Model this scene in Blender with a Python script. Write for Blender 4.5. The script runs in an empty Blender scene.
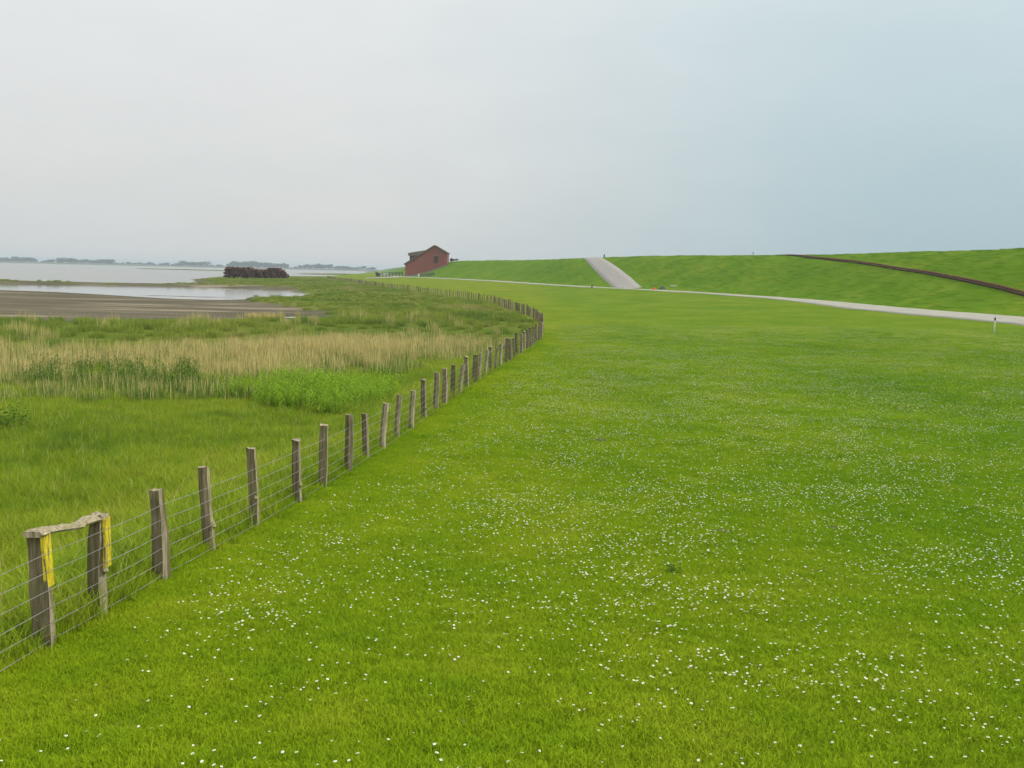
import bpy, math, random
import numpy as np
from mathutils import Vector, Matrix

scn = bpy.context.scene
C = scn.collection
random.seed(7)
rng = np.random.default_rng(7)

# ------------------------------------------------------------------ camera
ZC = 4.4
cam_data = bpy.data.cameras.new("camera")
cam_data.sensor_width = 36.0
cam_data.lens = 995.0 * 36.0 / 1024.0
cam_data.clip_start = 0.1
cam_data.clip_end = 30000.0
cam = bpy.data.objects.new("camera", cam_data)
C.objects.link(cam)
PITCH, ROLL = math.radians(6.38), math.radians(1.33)
cam.matrix_world = (Matrix.Translation((0, 0, ZC)) @ Matrix.Rotation(math.radians(90) - PITCH, 4, 'X')
                    @ Matrix.Rotation(ROLL, 4, 'Z'))
scn.camera = cam

# ------------------------------------------------------------------ sky, sun, exposure
SUN_EL, SUN_AZ = math.radians(42), math.radians(98)      # azimuth clockwise from +Y, so the sun stands to the right
world = bpy.data.worlds.new("World")
scn.world = world
world.use_nodes = True
wn, wl = world.node_tree.nodes, world.node_tree.links
wn.clear()
def N(nodes, t, **kw):
    n = nodes.new(t)
    for k, v in kw.items():
        if k in n.inputs.keys():
            n.inputs[k].default_value = v
        else:
            setattr(n, k, v)
    return n
wout = N(wn, 'ShaderNodeOutputWorld')
bg_sky = N(wn, 'ShaderNodeBackground', Strength=0.10)
sky = N(wn, 'ShaderNodeTexSky', sky_type='NISHITA')
sky.sun_disc = False
sky.sun_elevation = SUN_EL
sky.sun_rotation = SUN_AZ
sky.dust_density = 4.0
sky.air_density = 1.3
wl.new(sky.outputs[0], bg_sky.inputs['Color'])
bg_cl = N(wn, 'ShaderNodeBackground', Strength=1.0)
tc = N(wn, 'ShaderNodeTexCoord')
sep = N(wn, 'ShaderNodeSeparateXYZ')
wl.new(tc.outputs['Generated'], sep.inputs[0])
mapn = N(wn, 'ShaderNodeMapping'); mapn.inputs['Scale'].default_value = (1.6, 1.6, 5.0)
wl.new(tc.outputs['Generated'], mapn.inputs['Vector'])
noi = N(wn, 'ShaderNodeTexNoise', Scale=1.5, Detail=5.0, Roughness=0.55)
wl.new(mapn.outputs[0], noi.inputs['Vector'])
# pale grey cloud sheet that thins to blue-grey towards the right (east) near the horizon
az = N(wn, 'ShaderNodeMapRange', interpolation_type='SMOOTHSTEP')
az.inputs['From Min'].default_value = -0.22; az.inputs['From Max'].default_value = 0.42
wl.new(sep.outputs['X'], az.inputs['Value'])
elv = N(wn, 'ShaderNodeMapRange', interpolation_type='SMOOTHSTEP')
elv.inputs['From Min'].default_value = -0.05; elv.inputs['From Max'].default_value = 0.55
elv.inputs['To Min'].default_value = 1.0; elv.inputs['To Max'].default_value = 0.25
wl.new(sep.outputs['Z'], elv.inputs['Value'])
mul = N(wn, 'ShaderNodeMath', operation='MULTIPLY')
wl.new(az.outputs[0], mul.inputs[0]); wl.new(elv.outputs[0], mul.inputs[1])
nadd = N(wn, 'ShaderNodeMapRange'); nadd.inputs['From Min'].default_value = 0.3; nadd.inputs['From Max'].default_value = 0.7
nadd.inputs['To Min'].default_value = -0.10; nadd.inputs['To Max'].default_value = 0.09
wl.new(noi.outputs['Fac'], nadd.inputs['Value'])
fadd = N(wn, 'ShaderNodeMath', operation='ADD', use_clamp=True)
wl.new(mul.outputs[0], fadd.inputs[0]); wl.new(nadd.outputs[0], fadd.inputs[1])
cmix = N(wn, 'ShaderNodeMix', data_type='RGBA')
cmix.inputs[6].default_value = (0.735, 0.75, 0.745, 1)
cmix.inputs[7].default_value = (0.45, 0.605, 0.655, 1)
wl.new(fadd.outputs[0], cmix.inputs[0])
zen = N(wn, 'ShaderNodeMapRange')               # an overcast sky is brighter towards the zenith
zen.inputs['From Min'].default_value = 0.0; zen.inputs['From Max'].default_value = 1.0
zen.inputs['To Min'].default_value = 0.93; zen.inputs['To Max'].default_value = 1.75
wl.new(sep.outputs['Z'], zen.inputs['Value'])
vm = N(wn, 'ShaderNodeVectorMath', operation='SCALE')
cl2 = N(wn, 'ShaderNodeTexNoise', Scale=5.0, Detail=6.0, Roughness=0.6); wl.new(mapn.outputs[0], cl2.inputs['Vector'])
lum = N(wn, 'ShaderNodeMapRange'); lum.inputs['From Min'].default_value = 0.3; lum.inputs['From Max'].default_value = 0.7
lum.inputs['To Min'].default_value = 0.99; lum.inputs['To Max'].default_value = 1.025; wl.new(cl2.outputs['Fac'], lum.inputs['Value'])
lz = N(wn, 'ShaderNodeMath', operation='MULTIPLY'); wl.new(lum.outputs[0], lz.inputs[0]); wl.new(zen.outputs[0], lz.inputs[1])
wl.new(cmix.outputs[2], vm.inputs[0]); wl.new(lz.outputs[0], vm.inputs['Scale'])
wl.new(vm.outputs[0], bg_cl.inputs['Color'])
wmix = N(wn, 'ShaderNodeMixShader', Fac=0.93)
wl.new(bg_sky.outputs[0], wmix.inputs[1]); wl.new(bg_cl.outputs[0], wmix.inputs[2])
wl.new(wmix.outputs[0], wout.inputs['Surface'])

sun_d = bpy.data.lights.new("sun", 'SUN')
sun_d.energy = 2.2
sun_d.angle = math.radians(12)
sun_d.color = (1.0, 0.96, 0.88)
sun = bpy.data.objects.new("sun", sun_d)
C.objects.link(sun)
sdir = Vector((math.sin(SUN_AZ) * math.cos(SUN_EL), math.cos(SUN_AZ) * math.cos(SUN_EL), math.sin(SUN_EL)))
sun.rotation_euler = sdir.to_track_quat('Z', 'Y').to_euler()

scn.view_settings.view_transform = 'Standard'
scn.view_settings.look = 'None'
scn.view_settings.exposure = 0.0
scn.view_settings.gamma = 1.0
scn.render.engine = 'CYCLES'
scn.cycles.max_bounces = 5
scn.cycles.diffuse_bounces = 3
scn.cycles.glossy_bounces = 3
scn.cycles.transmission_bounces = 3
scn.cycles.transparent_max_bounces = 8
scn.cycles.volume_bounces = 0
scn.cycles.use_denoising = True

# ==GEO== ------------------------------------------------------------ the lie of the land (metres; camera over x = y = 0)
def vnoise(x, y, s, seed=0):
    x = np.asarray(x, float) / s + 1000.3 + seed * 17.13; y = np.asarray(y, float) / s + 1000.7 + seed * 5.71
    xi, yi = np.floor(x), np.floor(y); fx, fy = x - xi, y - yi
    fx, fy = fx * fx * (3 - 2 * fx), fy * fy * (3 - 2 * fy)
    def h(a, b):
        v = np.sin(a * 127.1 + b * 311.7 + seed * 74.7) * 43758.5453
        return v - np.floor(v)
    return (h(xi, yi) * (1 - fx) + h(xi + 1, yi) * fx) * (1 - fy) + (h(xi, yi + 1) * (1 - fx) + h(xi + 1, yi + 1) * fx) * fy
def fnoise(x, y, s, seed=0, o=3):
    t = 0; a = 0.5; n = 0
    for k in range(o):
        t = t + a * vnoise(x, y, s / 2 ** k, seed + k); n += a; a *= 0.5
    return t / n
def sstep(a, b, v):
    t = np.clip((np.asarray(v, float) - a) / (b - a), 0, 1)
    return t * t * (3 - 2 * t)
class Spline:                                            # smooth x as a function of y (monotone cubic)
    def __init__(s, ys, xs):
        s.y = np.array(ys, float); s.x = np.array(xs, float)
        d = np.diff(s.x) / np.diff(s.y); m = np.zeros(len(ys)); m[1:-1] = (d[1:] + d[:-1]) / 2; m[0], m[-1] = d[0], d[-1]
        s.m = m
    def __call__(s, y):
        y = np.asarray(y, float); k = np.clip(np.searchsorted(s.y, y) - 1, 0, len(s.y) - 2)
        h = s.y[k + 1] - s.y[k]; t = np.clip((y - s.y[k]) / h, 0, 1)
        out = (s.x[k] * (2 * t**3 - 3 * t**2 + 1) + s.m[k] * h * (t**3 - 2 * t**2 + t)
               + s.x[k + 1] * (-2 * t**3 + 3 * t**2) + s.m[k + 1] * h * (t**3 - t**2))
        out = out + np.where(y < s.y[0], (y - s.y[0]) * s.m[0], 0) + np.where(y > s.y[-1], (y - s.y[-1]) * s.m[-1], 0)
        return out
XF = Spline([-30, 4, 9.72, 12.5, 17, 21, 27, 34.8, 46, 54, 64.6, 72, 84, 92, 100, 110, 133, 153, 177, 195, 237, 268, 346, 427, 520, 900],
            [-5.6, -4.95, -4.66, -4.45, -3.95, -3.5, -2.8, -2.07, -0.8, 0.2, 1.4, 2.0, 2.4, 2.35, 2.05, 1.2, -1.17, -3.9, -9.6, -14.5, -25.5, -35, -55, -77.8, -98, -145])
XP = Spline([-400, 0, 96, 120, 165, 206, 235, 263, 300, 342, 381, 409, 435, 520, 720, 1200, 3500],
            [45, 50, 49.4, 46.6, 46, 38.5, 28.5, 16, 4.5, -7, -22, -36, -46, -67, -93, -157, -470])
def slope_cos(y):
    d = (XP(np.asarray(y) + 25) - XP(np.asarray(y) - 25)) / 50.0
    return 1 / np.sqrt(1 + d * d)
def dyke_d(x, y):
    return (x - XP(y)) * slope_cos(y)
ZF = lambda y: np.interp(y, [-20, 0, 10, 14, 20, 30, 70, 100], [0.9, 0.8, 0.5, 0.3, 0.1, 0.0, -0.25, -0.25])
ZP = lambda y: np.interp(y, [0, 100, 250, 400, 700], [0.9, 1.0, 1.25, 1.6, 1.6])
ZK = lambda y: np.interp(y, [0, 150, 220, 340, 420, 480, 900], [9.3, 9.5, 9.8, 9.8, 9.4, 8.9, 8.6])
WATER_Z = -1.2
CHANNEL = [(-1500, 120), (-700, 170), (-300, 200), (-140, 200), (-99.3, 192.8), (-86, 189), (-75.6, 182), (-65, 172), (-55.4, 166), (-50, 166), (-46.6, 170), (-42, 184),
           (-41, 200), (-45, 219.7), (-50, 232), (-56, 244), (-62, 251), (-70, 255), (-82, 260), (-92, 256), (-104, 252), (-125, 244), (-200, 236), (-700, 215), (-1500, 190)]
SEA = [(-9000, 200), (-1500, 260), (-700, 285), (-300, 272), (-200, 262), (-135.6, 262), (-112, 269), (-99, 273), (-95, 290), (-103, 321), (-111, 350), (-122, 382), (-131, 405), (-135, 430), (-139, 460),
       (-150, 500), (-150, 540), (-134, 585), (-126, 610), (-124, 660), (-122, 760), (-126, 872), (-180, 1250), (-330, 2200), (-430, 2990), (-700, 3060), (-1500, 3030), (-3000, 3150), (-9000, 3400)]
MUD = [(-800, 80), (-200, 88), (-60, 87), (-44.3, 85.8), (-34.6, 83.4), (-27.3, 86.8), (-22, 93), (-19, 99), (-19.5, 108), (-23, 118), (-29, 128), (-35, 142), (-41, 156), (-44, 166), (-55, 190), (-100, 215), (-800, 215)]
ISLETS = [[(-128, 880), (-160, 850), (-200, 900), (-190, 1050), (-150, 1080), (-135, 980)],
          [(-420, 1150), (-320, 1110), (-310, 1150), (-400, 1240), (-470, 1230)],
          [(-66, 178), (-54, 176), (-50, 180), (-60, 182), (-70, 181)]]
def sdf(poly, x, y):                                     # signed distance, positive inside
    x = np.asarray(x, float); y = np.asarray(y, float)
    d = np.full(x.shape, 1e18); ins = np.zeros(x.shape, bool)
    for (ax, ay), (bx, by) in zip(poly, poly[1:] + poly[:1]):
        ex, ey = bx - ax, by - ay
        t = np.clip(((x - ax) * ex + (y - ay) * ey) / (ex * ex + ey * ey), 0, 1)
        d = np.minimum(d, (x - ax - t * ex) ** 2 + (y - ay - t * ey) ** 2)
        if by != ay:
            c = ((ay > y) != (by > y)) & (x < ex * (y - ay) / ey + ax)
            ins ^= c
    return np.where(ins, 1, -1) * np.sqrt(d)
def wet(x, y):
    w = np.maximum(sdf(CHANNEL, x, y), sdf(SEA, x, y))
    for isl in ISLETS:
        w = np.minimum(w, -sdf(isl, x, y))
    r = np.hypot(x, y)
    return w + (fnoise(x, y, 7, 31) - 0.5) * np.clip(r / 80, 0, 6)
def terrain(x, y):
    x = np.asarray(x, float); y = np.asarray(y, float)
    df = x - XF(y); dp = dyke_d(x, y)
    t = np.clip(df / np.maximum(df - dp, 1e-3), 0, 1)
    lawn = ZF(y) + (ZP(y) - ZF(y)) * t ** 1.3
    lawn = lawn + 2.0 * np.exp(-((x - 1.5) / 9) ** 2 - (np.maximum(y + 1.0, 0) / 6.2) ** 2 - (np.minimum(y + 1, 0) / 12) ** 2) * sstep(-2.0, 4.5, df)
    lawn = lawn + (fnoise(x, y, 9, 3) - 0.5) * 0.16 + (fnoise(x, y, 1.3, 4) - 0.5) * 0.05
    # dyke
    zk, zp = ZK(y) + (fnoise(x, y, 60, 9) - .5) * .5, ZP(y)
    u = np.clip((dp - 2.2) / 25.0, 0, 1); u = u + (sstep(0, 1, u) - u) * 0.45
    dk = zp + (zk - zp) * u
    back = np.clip((dp - 31) / 26.0, 0, 1); back = sstep(0, 1, back)
    dk = np.where(dp > 31, zk + (0.2 - zk) * back, dk) + (fnoise(x, y, 14, 5) - 0.5) * 0.18 * sstep(3, 8, dp)
    z = np.where(dp > 0, dk, lawn)
    # marsh, mud and sea bed
    w = wet(x, y)
    mud = sdf(MUD, x, y)
    m = -0.40 + (fnoise(x, y, 12, 6) - 0.5) * 0.3 - 0.12 * sstep(0, 60, -df)
    m = m + (-0.62 - m) * sstep(-1, 4, mud)
    shore = WATER_Z + np.clip(-w, 0, None) * np.where(mud > 0, 0.03, 0.10)
    m = np.minimum(m, np.maximum(shore, -1.6)) + 0.7 * sstep(10, 60, -w) * (y > 330) * (mud < 0) * (x > -160)
    far = sstep(2950, 3080, y) * sstep(20, 90, -w)
    m = m + far * (2.8 + 1.0 * (fnoise(x, y, 300, 8) > 0.5))
    m = np.where(w > 0, WATER_Z - np.clip(w * 0.06, 0, 1.3), m)
    z = np.where(df < 0, m + (ZF(y) - m) * sstep(-3.5, 0, df), z)
    return z
def zone(x, y):                                          # (marsh, mud, dyke, lawn richness)
    df = x - XF(y); dp = dyke_d(x, y); w = wet(x, y)
    n = fnoise(x, y, 5, 12) - .5
    mud = sstep(-1.5, 1.5, sdf(MUD, x, y) + n * 7)
    spit = sstep(-14, -3, w + n * 12) * (df < -25)
    mud = np.maximum(mud, spit * (y < 330) + sstep(-6, -1, w + n * 5) * (y >= 330) * (df < -20))
    mud = np.maximum(mud, .75 * (y > 2900)); marsh = sstep(0.4, -0.3, df + n * 0.6)
    dyke = sstep(-3, 3, dp)
    return marsh, mud * marsh, dyke, w
# ==END==

# ------------------------------------------------------------------ helpers
def tag(o, label=None, cat=None, group=None, kind=None):
    for k, v in (('label', label), ('category', cat), ('group', group), ('kind', kind)):
        if v: o[k] = v
    return o
def mesh_np(name, verts, faces_flat, loop_tot, mats=(), mat_idx=None, smooth=False):
    me = bpy.data.meshes.new(name)
    verts = np.asarray(verts, np.float32); faces_flat = np.asarray(faces_flat, np.int32); loop_tot = np.asarray(loop_tot, np.int32)
    me.vertices.add(len(verts)); me.vertices.foreach_set('co', verts.ravel())
    me.loops.add(len(faces_flat)); me.loops.foreach_set('vertex_index', faces_flat)
    me.polygons.add(len(loop_tot))
    ls = np.concatenate([[0], np.cumsum(loop_tot)[:-1]]).astype(np.int32)
    me.polygons.foreach_set('loop_start', ls); me.polygons.foreach_set('loop_total', loop_tot)
    if mat_idx is not None: me.polygons.foreach_set('material_index', np.asarray(mat_idx, np.int32))
    me.polygons.foreach_set('use_smooth', np.full(len(loop_tot), smooth))
    for m in mats: me.materials.append(m)
    me.update(calc_edges=True)
    me.validate()
    return me
class MB:                                                # collects simple shapes into one mesh
    def __init__(s): s.v = []; s.f = []; s.mi = []
    def add(s, vs, fs, mi=0):
        b = len(s.v); s.v += [tuple(p) for p in vs]; s.f += [tuple(i + b for i in f) for f in fs]; s.mi += [mi] * len(fs); return s
    def hexa(s, p, mi=0):                                # 8 points: lower ring 0-3, upper ring 4-7
        return s.add(p, [(3, 2, 1, 0), (4, 5, 6, 7), (0, 1, 5, 4), (1, 2, 6, 5), (2, 3, 7, 6), (3, 0, 4, 7)], mi)
    def box(s, x0, x1, y0, y1, z0, z1, mi=0):
        return s.hexa([(x0, y0, z0), (x1, y0, z0), (x1, y1, z0), (x0, y1, z0), (x0, y0, z1), (x1, y0, z1), (x1, y1, z1), (x0, y1, z1)], mi)
    def tube(s, pts, rad, n=6, mi=0):
        pts = [Vector(p) for p in pts]; rad = rad if hasattr(rad, '__len__') else [rad] * len(pts); vs, fs = [], []
        for i, p in enumerate(pts):
            d = (pts[min(i + 1, len(pts) - 1)] - pts[max(i - 1, 0)]).normalized()
            a = d.cross(Vector((0, 0, 1)) if abs(d.z) < .9 else Vector((1, 0, 0))).normalized(); b = d.cross(a)
            for k in range(n):
                t = 2 * math.pi * k / n; vs.append(p + (a * math.cos(t) + b * math.sin(t)) * rad[i])
        for i in range(len(pts) - 1):
            for k in range(n):
                k2 = (k + 1) % n; fs.append((i * n + k, i * n + k2, (i + 1) * n + k2, (i + 1) * n + k))
        fs.append(tuple(range(n))[::-1]); fs.append(tuple((len(pts) - 1) * n + k for k in range(n)))
        return s.add(vs, fs, mi)
    def mesh(s, name, mats, smooth=False):
        me = bpy.data.meshes.new(name); me.from_pydata(s.v, [], s.f)
        for m in mats: me.materials.append(m)
        me.polygons.foreach_set('material_index', s.mi); me.polygons.foreach_set('use_smooth', [smooth] * len(s.f)); me.update(); return me
    def build(s, name, mats, parent=None, smooth=False):
        mats = mats if isinstance(mats, (list, tuple)) else [mats]
        return link(name, s.mesh(name, mats, smooth), parent)
def link(name, me, parent=None):
    o = bpy.data.objects.new(name, me); C.objects.link(o)
    if parent: o.parent = parent
    return o
def empty(name, loc, label, cat, group=None, rz=0):
    o = bpy.data.objects.new(name, None); C.objects.link(o); o.location = loc; o.rotation_euler = (0, 0, rz); o.empty_display_size = .3
    return tag(o, label, cat, group)

# ------------------------------------------------------------------ materials
def new_mat(name):
    m = bpy.data.materials.new(name); m.use_nodes = True; n = m.node_tree.nodes; n.clear()
    out = n.new('ShaderNodeOutputMaterial'); return m, n, m.node_tree.links, out
def noise(n, l, scale, detail=4, vec=None, rough=0.55, sc3=None):
    t = N(n, 'ShaderNodeTexNoise', Scale=scale, Detail=detail, Roughness=rough)
    if vec is None:
        g = n.get('POS') or N(n, 'ShaderNodeNewGeometry'); g.name = 'POS'; vec = g.outputs['Position']
    if sc3:
        mp = N(n, 'ShaderNodeMapping'); mp.inputs['Scale'].default_value = sc3; l.new(vec, mp.inputs['Vector']); vec = mp.outputs[0]
    l.new(vec, t.inputs['Vector']); return t.outputs['Fac']
def ramp(n, l, fac, stops, interp='LINEAR'):
    r = N(n, 'ShaderNodeValToRGB'); cr = r.color_ramp; cr.interpolation = interp
    while len(cr.elements) < len(stops): cr.elements.new(0.5)
    for e, (p, c) in zip(cr.elements, stops):
        e.position = p; e.color = (*c, 1) if len(c) == 3 else c
    l.new(fac, r.inputs[0]); return r.outputs[0]
def mixc(n, l, fac, a, b, mode='MIX'):
    m = N(n, 'ShaderNodeMix', data_type='RGBA', blend_type=mode)
    for s, v in ((0, fac), (6, a), (7, b)):
        if isinstance(v, (int, float)): m.inputs[s].default_value = v
        elif isinstance(v, tuple): m.inputs[s].default_value = (*v, 1)
        else: l.new(v, m.inputs[s])
    return m.outputs[2]
def mathn(n, l, op, a, b=None, clamp=False):
    m = N(n, 'ShaderNodeMath', operation=op, use_clamp=clamp)
    for s, v in ((0, a), (1, b)):
        if v is None: continue
        if isinstance(v, (int, float)): m.inputs[s].default_value = v
        else: l.new(v, m.inputs[s])
    return m.outputs[0]
def principled(n, l, out, col, rough=0.8, bump=None, bstr=0.3, bdist=0.02, spec=0.3, metal=0.0):
    p = N(n, 'ShaderNodeBsdfPrincipled', Roughness=rough, Metallic=metal)
    p.inputs['Specular IOR Level'].default_value = spec
    if isinstance(col, tuple): p.inputs['Base Color'].default_value = (*col, 1)
    else: l.new(col, p.inputs['Base Color'])
    if bump is not None:
        b = N(n, 'ShaderNodeBump', Strength=bstr, Distance=bdist); l.new(bump, b.inputs['Height']); l.new(b.outputs[0], p.inputs['Normal'])
    l.new(p.outputs[0], out.inputs['Surface']); return p
def simple_mat(name, c1, c2, scale=8, rough=0.85, sc3=None, bstr=0.3, bdist=0.01, detail=5, spec=0.25, metal=0, obj_space=True):
    m, n, l, out = new_mat(name)
    vec = None
    if obj_space: vec = N(n, 'ShaderNodeTexCoord').outputs['Object']
    f = noise(n, l, scale, detail, vec, sc3=sc3)
    col = ramp(n, l, f, [(0.3, c1), (0.7, c2)])
    principled(n, l, out, col, rough, f, bstr, bdist, spec, metal); return m

# colours of the living turf, shared by the ground under the blades and by the blades themselves
LAWN = [(0.34, (0.105, 0.205, 0.009)), (0.50, (0.156, 0.248, 0.010)), (0.64, (0.215, 0.285, 0.022))]
def lawn_colour(n, l):
    f1 = noise(n, l, 0.16, 4, sc3=(1.0, 0.55, 1.0)); f2 = noise(n, l, 1.1, 5, rough=0.65)
    f = mathn(n, l, 'ADD', mathn(n, l, 'MULTIPLY', f1, 0.55), mathn(n, l, 'MULTIPLY', f2, 0.45))
    c = ramp(n, l, f, LAWN); g = n.get('POS'); sx = N(n, 'ShaderNodeSeparateXYZ'); l.new(g.outputs['Position'], sx.inputs[0])
    mr = N(n, 'ShaderNodeMapRange', interpolation_type='SMOOTHSTEP'); mr.inputs['From Min'].default_value = -4; mr.inputs['From Max'].default_value = 14; l.new(sx.outputs['X'], mr.inputs['Value'])
    return mixc(n, l, 1.0, c, mixc(n, l, mr.outputs[0], (1.06, 1.02, 1.0), (.84, .96, .95)), 'MULTIPLY')   # yellower at low x, greener and a little darker at high x
MARSH = [(0.36, (0.062, 0.125, 0.014)), (0.46, (0.120, 0.195, 0.016)), (0.54, (0.160, 0.220, 0.022)), (0.64, (0.250, 0.240, 0.075))]
def marsh_colour(n, l):
    f1 = noise(n, l, 0.09, 4, sc3=(1.0, 0.6, 1.0)); f2 = noise(n, l, 0.8, 5, rough=0.65)
    f0 = noise(n, l, 0.035, 3, sc3=(1.4, 0.8, 1.0)); f = mathn(n, l, 'ADD', mathn(n, l, 'ADD', mathn(n, l, 'MULTIPLY', f1, 0.5), mathn(n, l, 'MULTIPLY', f2, 0.3)), mathn(n, l, 'MULTIPLY', f0, 0.2))
    return ramp(n, l, f, MARSH)
def brighter(fn, k):
    def g(n, l):
        c = fn(n, l); s = N(n, 'ShaderNodeVectorMath', operation='MULTIPLY'); l.new(c, s.inputs[0]); s.inputs[1].default_value = k if isinstance(k, tuple) else (k, k, k); return s.outputs[0]
    return g
DYKE = [(0.34, (0.074, 0.160, 0.004)), (0.5, (0.102, 0.192, 0.006)), (0.64, (0.155, 0.222, 0.016))]
def dyke_colour(n, l):
    return ramp(n, l, mathn(n, l, 'ADD', mathn(n, l, 'MULTIPLY', noise(n, l, 0.12, 5, rough=0.6), .5), mathn(n, l, 'MULTIPLY', noise(n, l, 0.9, 4, sc3=(1, 0.3, 3)), .5)), DYKE)
def ground_material():
    m, n, l, out = new_mat('turf_and_mud')
    at = N(n, 'ShaderNodeAttribute', attribute_name='zone'); sp = N(n, 'ShaderNodeSeparateColor'); l.new(at.outputs['Color'], sp.inputs[0])
    lawn = brighter(lawn_colour, (0.95, 0.83, 1.0))(n, l); marsh = brighter(marsh_colour, (0.80, 0.72, 0.95))(n, l)
    # short dense fescue on the dyke face, a cooler green with fine trampled sheep tracks along it
    fd = noise(n, l, 0.12, 5, rough=0.6); fd2 = noise(n, l, 0.9, 4, sc3=(1, 0.3, 3))
    dk = ramp(n, l, mathn(n, l, 'ADD', mathn(n, l, 'MULTIPLY', fd, .6), mathn(n, l, 'MULTIPLY', fd2, .4)),
              DYKE)
    fm = noise(n, l, 0.11, 7, sc3=(0.3, 1, 1), rough=0.68)
    mud = ramp(n, l, fm, [(0.32, (0.080, 0.073, 0.046)), (0.47, (0.120, 0.106, 0.068)), (0.55, (0.150, 0.130, 0.085)), (0.62, (0.27, 0.22, 0.15))])
    c = mixc(n, l, sp.outputs[2], lawn, dk); c = mixc(n, l, sp.outputs[0], c, marsh); c = mixc(n, l, sp.outputs[1], c, mud)
    b = mathn(n, l, 'ADD', noise(n, l, 9, 5), mathn(n, l, 'MULTIPLY', noise(n, l, 1.2, 4), 2.0))
    p = principled(n, l, out, c, 0.95, b, 0.55, 0.05, 0.02)
    return m
def blade_material(name, colour_fn, var=0.35, trans=0.35, rough=0.6, soft=0.0):
    m, n, l, out = new_mat(name)
    col = colour_fn(n, l) if callable(colour_fn) else None
    oi = N(n, 'ShaderNodeObjectInfo')
    at = N(n, 'ShaderNodeAttribute', attribute_name='tint')
    if col is None: col = ramp(n, l, at.outputs['Fac'], colour_fn)
    v = mathn(n, l, 'ADD', mathn(n, l, 'MULTIPLY', at.outputs['Fac'], var), mathn(n, l, 'MULTIPLY', oi.outputs['Random'], var * .5))
    v = mathn(n, l, 'ADD', v, 1 - var * .75)
    hs = N(n, 'ShaderNodeVectorMath', operation='SCALE'); l.new(col, hs.inputs[0]); l.new(v, hs.inputs['Scale'])
    d = N(n, 'ShaderNodeBsdfPrincipled', Roughness=rough); d.inputs['Specular IOR Level'].default_value = .04
    if soft:                                              # thin curved blades: the normal of the sward rather than of the flat strip
        g = N(n, 'ShaderNodeNewGeometry'); sc_ = N(n, 'ShaderNodeVectorMath', operation='SCALE'); sc_.inputs['Scale'].default_value = 1 - soft
        l.new(g.outputs['Normal'], sc_.inputs[0]); ad = N(n, 'ShaderNodeVectorMath', operation='ADD'); ad.inputs[1].default_value = (0, 0, soft)
        l.new(sc_.outputs[0], ad.inputs[0]); nz = N(n, 'ShaderNodeVectorMath', operation='NORMALIZE'); l.new(ad.outputs[0], nz.inputs[0]); l.new(nz.outputs[0], d.inputs['Normal'])
    l.new(hs.outputs[0], d.inputs['Base Color'])
    t = N(n, 'ShaderNodeBsdfTranslucent'); l.new(hs.outputs[0], t.inputs['Color'])
    mx = N(n, 'ShaderNodeMixShader', Fac=trans); l.new(d.outputs[0], mx.inputs[1]); l.new(t.outputs[0], mx.inputs[2]); l.new(mx.outputs[0], out.inputs['Surface'])
    return m
M = {}
M['ground'] = ground_material()
M['lawn_blade'] = blade_material('lawn_blade', brighter(lawn_colour, (1.76, 1.70, .9)), .26, .25, soft=.65)
M['salt_blade'] = blade_material('salt_blade', brighter(marsh_colour, (1.70, 1.50, 2.0)), 0.45, .25, soft=.6)
M['lawn_dark'] = blade_material('lawn_dark', brighter(lawn_colour, (1.05, 1.30, 1.0)), .3, .25, soft=.5)
M['dyke_blade'] = blade_material('dyke_blade', brighter(dyke_colour, (1.55, 1.55, 1.2)), .3, .25, soft=.65)
M['marsh_blade'] = blade_material('marsh_blade', brighter(marsh_colour, (2.02, 1.82, 1.2)), 0.45, .25, soft=.6)
M['reed_dry'] = blade_material('reed_dry', [(0, (0.40, 0.33, 0.11)), (1, (0.60, 0.51, 0.20))], .3, .25, soft=.5)
M['reed_green'] = blade_material('reed_green', [(0, (0.08, 0.15, 0.03)), (1, (0.22, 0.32, 0.05))], .4, .3, soft=.5)
M['herb'] = blade_material('herb', [(0, (0.17, 0.31, 0.015)), (1, (0.30, 0.46, 0.03))], .3, .3, soft=.4)
M['weed'] = blade_material('weed', [(0, (0.06, 0.14, 0.02)), (1, (0.12, 0.22, 0.03))], .3, .3)
M['bush'] = blade_material('bush', [(0, (0.035, 0.07, 0.02)), (1, (0.07, 0.11, 0.03))], .4, .2)
M['petal'] = simple_mat('petal', (0.74, 0.74, 0.60), (0.82, 0.82, 0.70), 30, .7)
M['pollen'] = simple_mat('pollen', (0.65, 0.45, 0.04), (0.75, 0.55, 0.06), 60, .8)
def old_wood(name, c1, c2, lichen):
    m, n, l, out = new_mat(name); ob = N(n, 'ShaderNodeTexCoord').outputs['Object']; inf = N(n, 'ShaderNodeObjectInfo')
    g = noise(n, l, 26, 7, ob, sc3=(1, 1, .07), rough=.65); col = ramp(n, l, g, [(0.32, c1), (0.68, c2)])
    pt = noise(n, l, 3.5, 5, N(n, 'ShaderNodeNewGeometry').outputs['Position'], rough=.65)
    col = mixc(n, l, ramp(n, l, pt, [(0.50, (0, 0, 0)), (0.66, (.75, .75, .75))]), col, lichen)
    vv = N(n, 'ShaderNodeVectorMath', operation='SCALE'); l.new(col, vv.inputs[0]); l.new(mathn(n, l, 'ADD', mathn(n, l, 'MULTIPLY', inf.outputs['Random'], .65), .85), vv.inputs['Scale'])
    principled(n, l, out, vv.outputs[0], .95, g, .9, .015, .08); return m
M['bark_wood'] = old_wood('bark_wood', (0.070, 0.055, 0.030), (0.24, 0.195, 0.125), (0.13, 0.13, 0.05))
M['split_wood'] = old_wood('split_wood', (0.12, 0.092, 0.055), (0.45, 0.38, 0.26), (0.22, 0.20, 0.10))
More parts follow.
